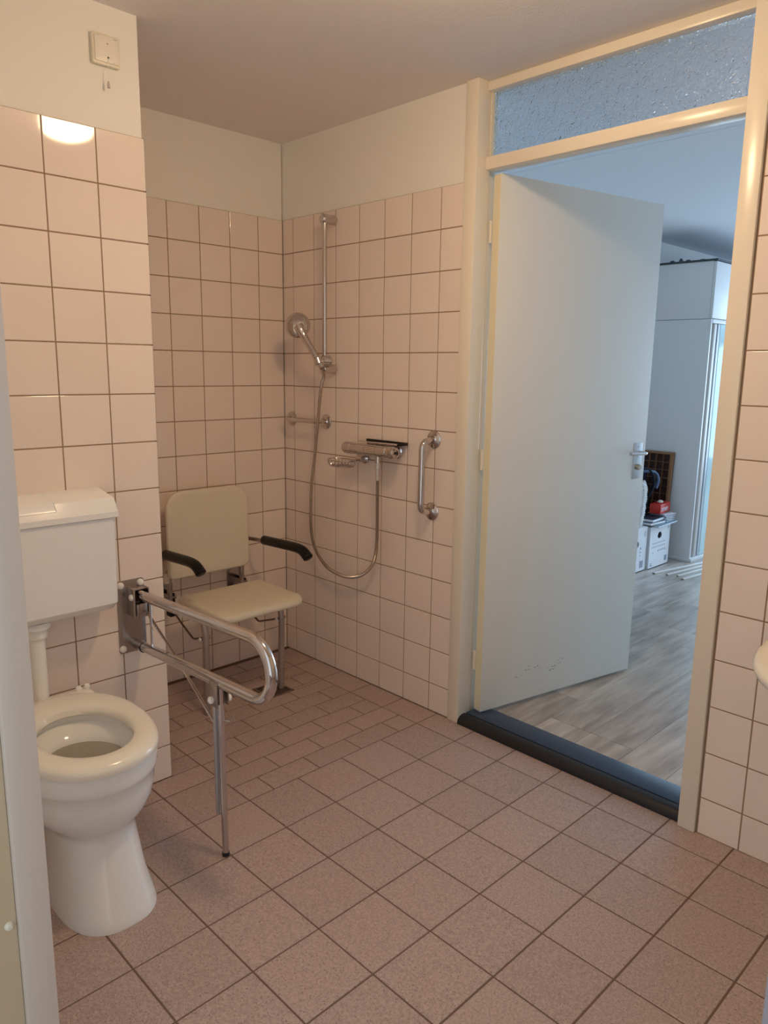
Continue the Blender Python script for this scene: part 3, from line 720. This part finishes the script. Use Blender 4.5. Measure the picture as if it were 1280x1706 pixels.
# grab bars
def flange(par, x, z, r=0.036):
    bm = bmesh.new(); lathe(bm, [(r, 0), (r, 0.003), (r-0.004, 0.007), (r*0.55, 0.0085), (0.015, 0.013), (0.001, 0.013)], frame((x, 0, z), (0, -1, 0)), 26)
    o = obj('flange', bm, M_CHROME, par, 0.7); o.location = -par.location
    for a in (0.9, 3.0, 5.1):
        s = obj('screw', CYL((x+0.024*math.cos(a), -0.005, z+0.024*math.sin(a)), (x+0.024*math.cos(a), -0.0085, z+0.024*math.sin(a)), 0.004, 10), M_STEEL, o)
g = empty('grab_bar', (0.985, 0, 1.0)); tag(g, 'vertical curved chrome grab bar beside the door frame', 'grab bar')
flange(g, 0.985, 1.152); flange(g, 0.982, 0.860)
bm = bmesh.new(); tube(bm, bend_path([(0.985, -0.004, 1.152), (0.986, -0.070, 1.145), (0.985, -0.072, 0.868), (0.982, -0.004, 0.860)], 0.052, 10), 0.0135, 20)
o = obj('bar', bm, M_CHROME, g, 1.2); o.location = -g.location
g = empty('grab_bar', (0.19, 0, 1.18)); tag(g, 'short horizontal chrome bar in the shower corner behind the hose', 'grab bar')
flange(g, 0.062, 1.183, 0.034); flange(g, 0.318, 1.183, 0.034)
bm = bmesh.new(); tube(bm, bend_path([(0.062, -0.004, 1.183), (0.072, -0.052, 1.183), (0.308, -0.052, 1.183), (0.318, -0.004, 1.183)], 0.026, 8), 0.0095, 16)
o = obj('bar', bm, M_CHROME, g, 1.2); o.location = -g.location

# ------------------------------------------------------------------ alarm pull switch on the projecting wall
cb = empty('pull_switch', (XP-0.006, -1.170, 2.309)); tag(cb, 'square ivory alarm switch box high on the painted wall above the toilet', 'switch')
X0 = XP-0.006
def kpart(name, bm, m, sm=0.5):
    o = obj(name, bm, m, cb, sm); o.location = -cb.location; return o
bm = bmesh.new(); plate(bm, rrect(0.083, 0.082, 0.006), 0.013, 0.003, lambda u, v, w_: Vector((X0+w_, -1.170+u, 2.309+v)), 2); kpart('housing', bm, M_IVORY)
bm = bmesh.new(); plate(bm, rrect(0.070, 0.069, 0.004), 0.016, 0.0015, lambda u, v, w_: Vector((X0+w_, -1.169+u, 2.310+v)), 2); kpart('cover', bm, mat('switch_cover', (0.78, 0.74, 0.66), 0.35))
kpart('pin_hole', CYL((X0+0.0155, -1.167, 2.325), (X0+0.0163, -1.167, 2.325), 0.0016, 10), M_DARK)
kpart('cord_hole', CYL((X0+0.0155, -1.166, 2.289), (X0+0.0163, -1.166, 2.289), 0.003, 12), M_DARK)
bm = bmesh.new(); box(bm, (X0+0.0155, -1.198, 2.3418), (X0+0.0162, -1.188, 2.3428)); box(bm, (X0+0.0155, -1.148, 2.3405), (X0+0.0162, -1.138, 2.342)); box(bm, (X0+0.0155, -1.152, 2.279), (X0+0.0162, -1.146, 2.280)); kpart('slots', bm, M_PRINT)['kind'] = 'stuff'
kpart('cord', TUBE([(X0+0.016, -1.166, 2.289), (X0+0.019, -1.168, 2.28), (X0+0.020, -1.171, 2.225)], 0.0007, 6), M_WHITEPL)
bm = bmesh.new(); lathe(bm, [(0.0015, 0), (0.003, -0.004), (0.0042, -0.018), (0.001, -0.019)], frame((X0+0.020, -1.171, 2.226), (0, 0, 1)), 12); kpart('cord_pull', bm, mat('clear_pull', (0.55, 0.50, 0.46), 0.2))

# ------------------------------------------------------------------ ceiling lamp (above the frame, seen in the tile reflections)
lp = empty('ceiling_lamp', (1.80, -0.85, CEIL)); tag(lp, 'round opal glass ceiling lamp glowing warm in the middle of the ceiling', 'lamp')
bm = bmesh.new(); lathe(bm, [(0.120, 0), (0.120, -0.012), (0.112, -0.016), (0.02, -0.016)][::-1], None, 36); obj('base', bm, M_WHITEPL, lp)
bm = bmesh.new(); lathe(bm, [(0.102, -0.017), (0.107, -0.030), (0.103, -0.055), (0.086, -0.075), (0.056, -0.088), (0.024, -0.093), (0.001, -0.094)][::-1], None, 36); obj('shade', bm, M_LAMP, lp, 1.2)

# ------------------------------------------------------------------ wash basin on the wall right of the door
wbn = empty('wash_basin', (2.76, YR, 0.80)); tag(wbn, 'cream-white ceramic wash basin corner at the right picture edge', 'wash basin')
SXC = 2.765
def basin_ring(rx, ry, z, x0=SXC, p=3.0, n=48):
    out = []
    for k in range(n):
        a = 2*math.pi*k/n; c, s_ = math.cos(a), math.sin(a); q = 2.0/p; 
        x = x0+1.118*rx*math.copysign(abs(c)**q, c); y = -0.30+(1.075*ry*math.copysign(abs(s_)**q, s_) if s_ < 0 else 0.279*math.copysign(abs(s_)**0.3, s_))
        out.append((x, y, z))
    return out
bm = bmesh.new()
loft(bm, [basin_ring(0.19, 0.20, 0.665), basin_ring(0.24, 0.26, 0.69), basin_ring(0.285, 0.325, 0.735), basin_ring(0.305, 0.352, 0.765), basin_ring(0.318, 0.368, 0.780), basin_ring(0.322, 0.372, 0.795), basin_ring(0.317, 0.366, 0.806),
          basin_ring(0.300, 0.347, 0.809), basin_ring(0.270, 0.300, 0.806), basin_ring(0.255, 0.285, 0.790), basin_ring(0.21, 0.24, 0.73), basin_ring(0.14, 0.15, 0.70)])
o = obj('bowl', bm, mat('cream_ceramic', (0.82, 0.77, 0.66), 0.10), wbn, 1.0); o.location = -wbn.location
bm = bmesh.new(); tube(bm, bend_path([(SXC, -0.25, 0.667), (SXC, -0.25, 0.50), (SXC, YR, 0.50)], 0.05), 0.018, 16); o = obj('waste_pipe', bm, M_CHROME, wbn); o.location = -wbn.location

# ------------------------------------------------------------------ wardrobe in the next room
wd = empty('wardrobe', (0.37, 3.9, 0.02)); tag(wd, 'tall white wardrobe with a sliding door and a top cabinet', 'wardrobe')
def wpart(name, lo, hi, bev=0.002, m=M_WARD):
    o = obj(name, B(lo, hi, bev), m, wd); o.location = -wd.location; return o
WX = 0.680
wpart('side_panel', (0.07, 3.262, 0.035), (WX-0.004, 3.280, 1.803))
wpart('plinth', (0.065, 3.256, 0.02), (WX+0.012, 5.50, 0.045), 0.003)
wpart('back_body', (0.07, 3.281, 0.046), (WX-0.10, 5.49, 1.790), 0.0, M_DARK)
wpart('lintel', (WX-0.09, 3.281, 1.775), (WX, 5.49, 1.803))
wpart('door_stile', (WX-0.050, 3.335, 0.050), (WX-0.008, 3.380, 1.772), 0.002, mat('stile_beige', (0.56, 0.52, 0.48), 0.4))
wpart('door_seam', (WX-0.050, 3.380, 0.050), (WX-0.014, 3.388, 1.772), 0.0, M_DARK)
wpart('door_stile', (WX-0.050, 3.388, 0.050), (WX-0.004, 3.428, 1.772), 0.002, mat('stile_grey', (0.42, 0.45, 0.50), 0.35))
wpart('sliding_door', (WX-0.045, 3.429, 0.050), (WX-0.002, 5.48, 1.772), 0.001, mat('gloss_daylit', (0.58, 0.78, 0.80), 0.12))  # cyan of reflected daylight put into the white door's base colour
wpart('top_cabinet', (0.07, 3.260, 1.806), (WX-0.022, 5.48, 2.200), 0.002)
wpart('top_cabinet_door', (WX-0.020, 3.262, 1.808), (WX, 4.35, 2.197), 0.002)
wpart('top_cabinet_door', (WX-0.020, 4.355, 1.808), (WX, 5.48, 2.197), 0.002)
wpart('top_board', (0.066, 3.254, 2.201), (WX+0.006, 5.49, 2.214), 0.001, mat('dark_board', (0.05, 0.06, 0.07), 0.5))
for xx, w_, hh in ((0.335, 0.03, 0.018), (0.40, 0.018, 0.028), (0.455, 0.03, 0.015), (0.56, 0.05, 0.010)):
    bm = bmesh.new(); bmesh.ops.create_icosphere(bm, subdivisions=2, radius=1.0)
    for v in bm.verts: v.co = Vector((xx+v.co.x*w_*0.6, 3.30+v.co.y*0.03, 2.214+max(0, v.co.z)*hh))
    o = obj('dust_cover_fold', bm, mat('dark_board', (0, 0, 0)), wd, 1.0); o.location = -wd.location

# ------------------------------------------------------------------ things in front of the wardrobe
FZ = 0.0203
def carton(name, x0, x1, y0, y1, h, label, marks, hole, group=None):
    e = empty(name, ((x0+x1)/2, (y0+y1)/2, FZ)); tag(e, label, 'box')
    hx, hy = (x1-x0)/2, (y1-y0)/2; t = 0.006
    bm = bmesh.new()
    box(bm, (-hx, -hy, 0), (hx, hy, t)); box(bm, (-hx+t, -hy+t, h-0.004), (hx-t, hy-t, h)); box(bm, (-hx, -hy, t), (-hx+t, hy, h)); box(bm, (-hx+t, -hy, t), (hx-t, -hy+t, h)); box(bm, (-hx+t, hy-t, t), (hx-t, hy, h))
    obj('carton_body', bm, M_CARD, e, None)
    # front panel with a hand hole cut out
    hyc, hz, hr = hole; bm = bmesh.new(); n = 24
    inner = [(hyc+hr*1.15*math.cos(2*math.pi*k/n), hz+hr*(math.sin(2*math.pi*k/n) if math.sin(2*math.pi*k/n) > 0 else 0.75*math.sin(2*math.pi*k/n))) for k in range(n)]
    outer = []
    for k in range(n):
        a = 2*math.pi*k/n; c, s_ = math.cos(a), math.sin(a)
        tt = min(((hy-hyc) if c > 0 else (hy+hyc))/max(abs(c), 1e-6), ((h-hz) if s_ > 0 else hz)/max(abs(s_), 1e-6))
        outer.append((hyc+tt*c, hz+tt*s_))
    corners = [(hy, h), (-hy, h), (-hy, 0), (hy, 0)]
    for cc in corners:
        k = min(range(n), key=lambda q: (outer[q][0]-cc[0])**2+(outer[q][1]-cc[1])**2); outer[k] = cc
    vs = {}
    for s_, xx in ((0, hx), (1, hx-t)):
        vs[s_] = ([bm.verts.new((xx, *p)) for p in inner], [bm.verts.new((xx, *p)) for p in outer])
    for k in range(n):
        k2 = (k+1) % n
        bm.faces.new((vs[0][0][k], vs[0][1][k], vs[0][1][k2], vs[0][0][k2])); bm.faces.new((vs[1][0][k2], vs[1][1][k2], vs[1][1][k], vs[1][0][k]))
        bm.faces.new((vs[0][0][k2], vs[1][0][k2], vs[1][0][k], vs[0][0][k])); bm.faces.new((vs[0][1][k], vs[1][1][k], vs[1][1][k2], vs[0][1][k2]))
    bmesh.ops.recalc_face_normals(bm, faces=bm.faces)
    obj('carton_front', bm, M_CARD, e, None)
    bm = bmesh.new()
    for a, b_, c, d in marks: box(bm, (hx, a, c), (hx+0.0005, b_, d))
    m_ = obj('print', bm, M_PRINT, e, None); m_['kind'] = 'stuff'
    return e
mk = []
for r_ in range(2):
    y = -0.115
    rs = random.Random(r_+5)
    while y < 0.08:
        l = rs.uniform(0.008, 0.022); mk.append((y, y+l, 0.182-r_*0.028, 0.187-r_*0.028)); y += l+0.005
for k in range(5): mk.append((-0.02+k*0.026, -0.008+k*0.026, 0.115+(k % 2)*0.004, 0.130))
for a in ((-0.10, -0.09, 0.112, 0.120), (0.09, 0.13, 0.030, 0.070), (-0.13, -0.10, 0.02, 0.030), (0.120, 0.135, 0.270, 0.290), (-0.13, -0.10, 0.036, 0.040)): mk.append(a)
carton('cardboard_box', 0.24, 0.575, 2.805, 3.115, 0.312, 'white printed cardboard box with round hand hole, nearest the wardrobe panel', mk, (-0.008, 0.235, 0.028))
mk = [(0.06, 0.075, 0.165, 0.182), (0.055, 0.075, 0.142, 0.150), (0.06, 0.07, 0.115, 0.125), (0.06, 0.066, 0.088, 0.092), (0.065, 0.115, 0.028, 0.080), (0.108, 0.128, 0.255, 0.258), (0.108, 0.112, 0.258, 0.285), (0.124, 0.128, 0.258, 0.285), (0.112, 0.124, 0.283, 0.288)]
carton('cardboard_box', 0.24, 0.560, 2.48, 2.785, 0.322, 'white printed cardboard box half hidden behind the door edge', mk, (0.005, 0.205, 0.028))
# printer's tray leaning on the wardrobe
ty = empty('type_tray', (0.31, 3.213, FZ)); tag(ty, 'brown wooden type tray with many small compartments leaning upright on the wardrobe side', 'tray')
ty.rotation_euler = (math.radians(-3.0), 0, 0)
W0, W1, TH = -0.235, 0.190, 0.815
bm = bmesh.new()
for lo, hi in (((W0, -0.035, 0), (W1, -0.001, 0.018)), ((W0, -0.035, TH-0.018), (W1, -0.001, TH)), ((W0, -0.035, 0.018), (W0+0.018, -0.001, TH-0.018)), ((W1-0.022, -0.035, 0.018), (W1, -0.001, TH-0.018))): box(bm, lo, hi, 0.002)
obj('frame', bm, mat('tray_frame_wood', (0.30, 0.14, 0.06), 0.45), ty)
obj('tray_back', B((W0, -0.006, 0), (W1, 0.0, TH)), M_FELT, ty)
M_DIV = mat('tray_divider', (0.24, 0.11, 0.055), 0.5)
xs = [W0+0.018+k*(W1-W0-0.040)/7 for k in range(8)]; zs = [0.018+k*(TH-0.036)/13 for k in range(14)]
for z in zs[1:-1]:
    obj('divider', B((W0+0.018, -0.026, z-0.0018), (W1-0.022, -0.006, z+0.0018)), M_DIV, ty, None)
for x_ in xs[1:-1]:
    obj('divider', B((x_-0.0018, -0.027, 0.018), (x_+0.0018, -0.006, TH-0.018)), M_DIV, ty, None)
# backpack on the right box
def blob(verts_fn, sub=3):
    bm = bmesh.new(); bmesh.ops.create_icosphere(bm, subdivisions=sub, radius=1.0)
    for v in bm.verts: v.co = verts_fn(v.co)
    return bm
bp_ = empty('backpack', (0.36, 2.93, 0.334)); tag(bp_, 'dark navy backpack standing on the cardboard boxes in front of the wooden tray', 'bag')
bp_.location = (0.340, 2.990, FZ+0.312+0.0065)
def bag(c):
    k = 1.0-0.18*max(0, c.z)
    sq = lambda t, p: math.copysign(abs(t)**p, t)
    return Vector((0.075*sq(c.x, 0.75)*k, 0.112*sq(c.y, 0.75)*k+0.01*c.z, 0.195+0.195*sq(c.z, 0.7)+0.006*math.sin(c.x*9+c.z*7)))
obj('bag_body', blob(bag), M_BAG, bp_, 1.2)
obj('front_pocket', blob(lambda c: Vector((0.055+0.035*c.x, 0.005+0.075*c.y, 0.13+0.10*math.copysign(abs(c.z)**0.7, c.z)))), M_BAG, bp_, 1.2)
obj('strap', TUBE(smooth_path([(0.02, -0.03, 0.375), (0.075, 0.02, 0.385), (0.105, 0.06, 0.32), (0.10, 0.075, 0.24), (0.075, 0.06, 0.17)], 6), 0.017, 10, flat=0.45), M_BAG, bp_, 1.2)
obj('strap', TUBE(smooth_path([(0.03, 0.03, 0.36), (0.09, 0.10, 0.355), (0.112, 0.125, 0.30), (0.10, 0.125, 0.235)], 6), 0.020, 10, flat=0.5), M_BLUE, bp_, 1.2)
# papers and books on the right box
z = FZ+0.312+0.0005
def flat_item(name, x0, x1, y0, y1, z, h, m, label, cat, rz=0.0, group=None, mid=None):
    e = empty(name, ((x0+x1)/2, (y0+y1)/2, z), rz); tag(e, label, cat, group)
    hx, hy = (x1-x0)/2, (y1-y0)/2
    obj('cover', B((-hx, -hy, 0), (hx, hy, h*0.12), 0.0005), m, e); obj('page_block', B((-hx+0.002, -hy+0.002, h*0.12), (hx-0.003, hy-0.002, h*0.88)), M_PAPER if mid is None else mid, e, None)
    obj('cover', B((-hx, -hy, h*0.88), (hx, hy, h), 0.0005), m, e); return e
flat_item('folder', 0.44, 0.612, 2.83, 3.165, z, 0.012, mat('blue_card', (0.25, 0.36, 0.42), 0.5), 'thin blue-grey folder lying lowest on the right cardboard box', 'folder', 0.05)
z2 = z+0.0125
flat_item('magazine', 0.445, 0.585, 2.80, 3.00, z2, 0.022, mat('dark_print', (0.05, 0.055, 0.09), 0.35), 'dark magazine under the white papers on the right box', 'magazine', -0.06)
flat_item('magazine', 0.445, 0.580, 2.81, 3.00, z2+0.0225, 0.022, M_BAG, 'navy magazine, upper of the two beside the crumpled papers', 'magazine', 0.05)
pb = empty('paper_bundle', (0.52, 3.08, z2)); tag(pb, 'bundle of crumpled white papers beside the dark magazines', 'papers')
for k in range(5):
    bm = bmesh.new(); bmesh.ops.create_grid(bm, x_segments=10, y_segments=10, size=0.5)
    rs = random.Random(k)
    ph = rs.uniform(0, 6)
    for v in bm.verts: v.co = Vector((v.co.x*0.135, v.co.y*0.155, 0.004+k*0.0120+0.0028*math.sin(v.co.x*9+ph)*math.cos(v.co.y*8+ph)))
    g_ = bmesh.ops.extrude_face_region(bm, geom=bm.faces[:]); 
    for v in [q for q in g_['geom'] if isinstance(q, bmesh.types.BMVert)]: v.co.z += 0.0028
    bmesh.ops.recalc_face_normals(bm, faces=bm.faces)
    o = obj('sheet', bm, M_PAPER, pb, 1.0); o.rotation_euler = (0, 0, rs.uniform(-0.12, 0.12))
rb = empty('red_box', (0.50, 3.0, z2+0.042), 0.10); tag(rb, 'small red cardboard packet with white lettering on top of the papers', 'packet')
rb.location = (0.508, 3.062, z2+0.0610)
obj('packet', B((-0.040, -0.100, 0), (0.040, 0.100, 0.070), 0.002), M_RED, rb)
cu = bpy.data.curves.new('lettering', 'FONT'); cu.body = 'nmen'; cu.size = 0.062; cu.extrude = 0.0004; cu.align_x = 'CENTER'; cu.align_y = 'CENTER'
cu.materials.append(M_PAPER)
_t = bpy.data.objects.new('t', cu); COL.objects.link(_t); bpy.context.view_layer.update()
_m = bpy.data.meshes.new_from_object(_t.evaluated_get(bpy.context.evaluated_depsgraph_get())); bpy.data.objects.remove(_t)
lo_ = bpy.data.objects.new('lettering', _m); COL.objects.link(lo_); lo_.parent = rb; lo_.location = (0.0405, -0.012, 0.034); lo_.rotation_euler = (math.pi/2, 0, math.pi/2)
for yy, cc in ((-0.03, (0.80, 0.72, 0.62)),):
    bm = blob(lambda c: Vector((0.01+0.02*c.x, yy+0.022*c.y, 0.0825+0.013*c.z)), 2); obj('ball', bm, mat('beige_ball', cc, 0.6), rb, 1.2)
# knitted blanket standing in the left box
kb = empty('knitted_blanket', (0.5, 2.68, FZ+0.3225)); tag(kb, 'chunky white knitted blanket standing on the left cardboard box', 'blanket')
bm = bmesh.new(); rs = random.Random(11)
zk0 = FZ+0.30
for r_ in range(19):
    t = r_/18.0
    for s_ in range(7):
        a = -1.0+s_*0.42
        # arch cross-section, thick roll leaning towards the wardrobe
        yy = 2.705+0.150*math.sin(t*math.pi*0.50)*0.55+0.050*math.sin(a*1.2); zz = zk0+0.045+0.285*t
        xx = 0.485+0.050*math.cos(a*1.2)-0.03*t
        if t > 0.85: k_ = (t-0.85)/0.15; yy -= 0.02*k_; zz -= 0.03*k_*abs(s_-3)/3
        m_ = Matrix.Translation((xx+rs.uniform(-0.003, 0.003), yy, zz)) @ Matrix.Rotation(0.5 if s_ % 2 else -0.5, 4, 'X') @ Matrix.Diagonal((0.020, 0.017, 0.024, 1))
        bmesh.ops.create_icosphere(bm, subdivisions=1, radius=1.0, matrix=m_)
ky = obj('stitches', bm, M_WOOL, kb, 1.2); ky.location = -kb.location; ky['kind'] = 'stuff'
bm = bmesh.new(); loft(bm, [[(0.470-0.03*t+0.045*math.cos(a), 2.705+0.0825*math.sin(t*math.pi*0.5)+0.045*math.sin(a), zk0+0.025+0.30*t) for a in [2*math.pi*k/16 for k in range(16)]] for t in [i/10 for i in range(11)]])
o = obj('roll', bm, M_WOOL, kb, 1.2); o.location = -kb.location
# loose white strips on the floor
strips = [((0.655, 2.740), (0.770, 3.36), 0.020), ((0.735, 2.775), (0.815, 3.32), 0.016), ((0.800, 2.800), (0.850, 3.20), 0.014), ((0.862, 2.745), (0.915, 3.16), 0.018)]
labs = ['loose white trim strip on the laminate, nearest the cardboard boxes', 'loose white trim strip, second from the cardboard boxes', 'short white trim strip, third from the cardboard boxes', 'loose white trim strip, farthest from the cardboard boxes']
for (a, b_, w_), lb in zip(strips, labs):
    a = Vector((*a, FZ)); b_ = Vector((*b_, FZ)); d = b_-a
    e = empty('trim_strip', (a+b_)/2, math.atan2(d.y, d.x)); tag(e, lb, 'strip', 'loose white strips on the floor')
    l = d.length/2
    obj('strip', B((-l, -w_/2, 0), (l, w_/2, 0.009), 0.002), M_WHITEPL, e)
    obj('end_cap', B((-l-0.006, -w_/2, 0), (-l, w_/2, 0.009), 0.001), mat('cut_end', (0.30, 0.26, 0.22), 0.7), e)
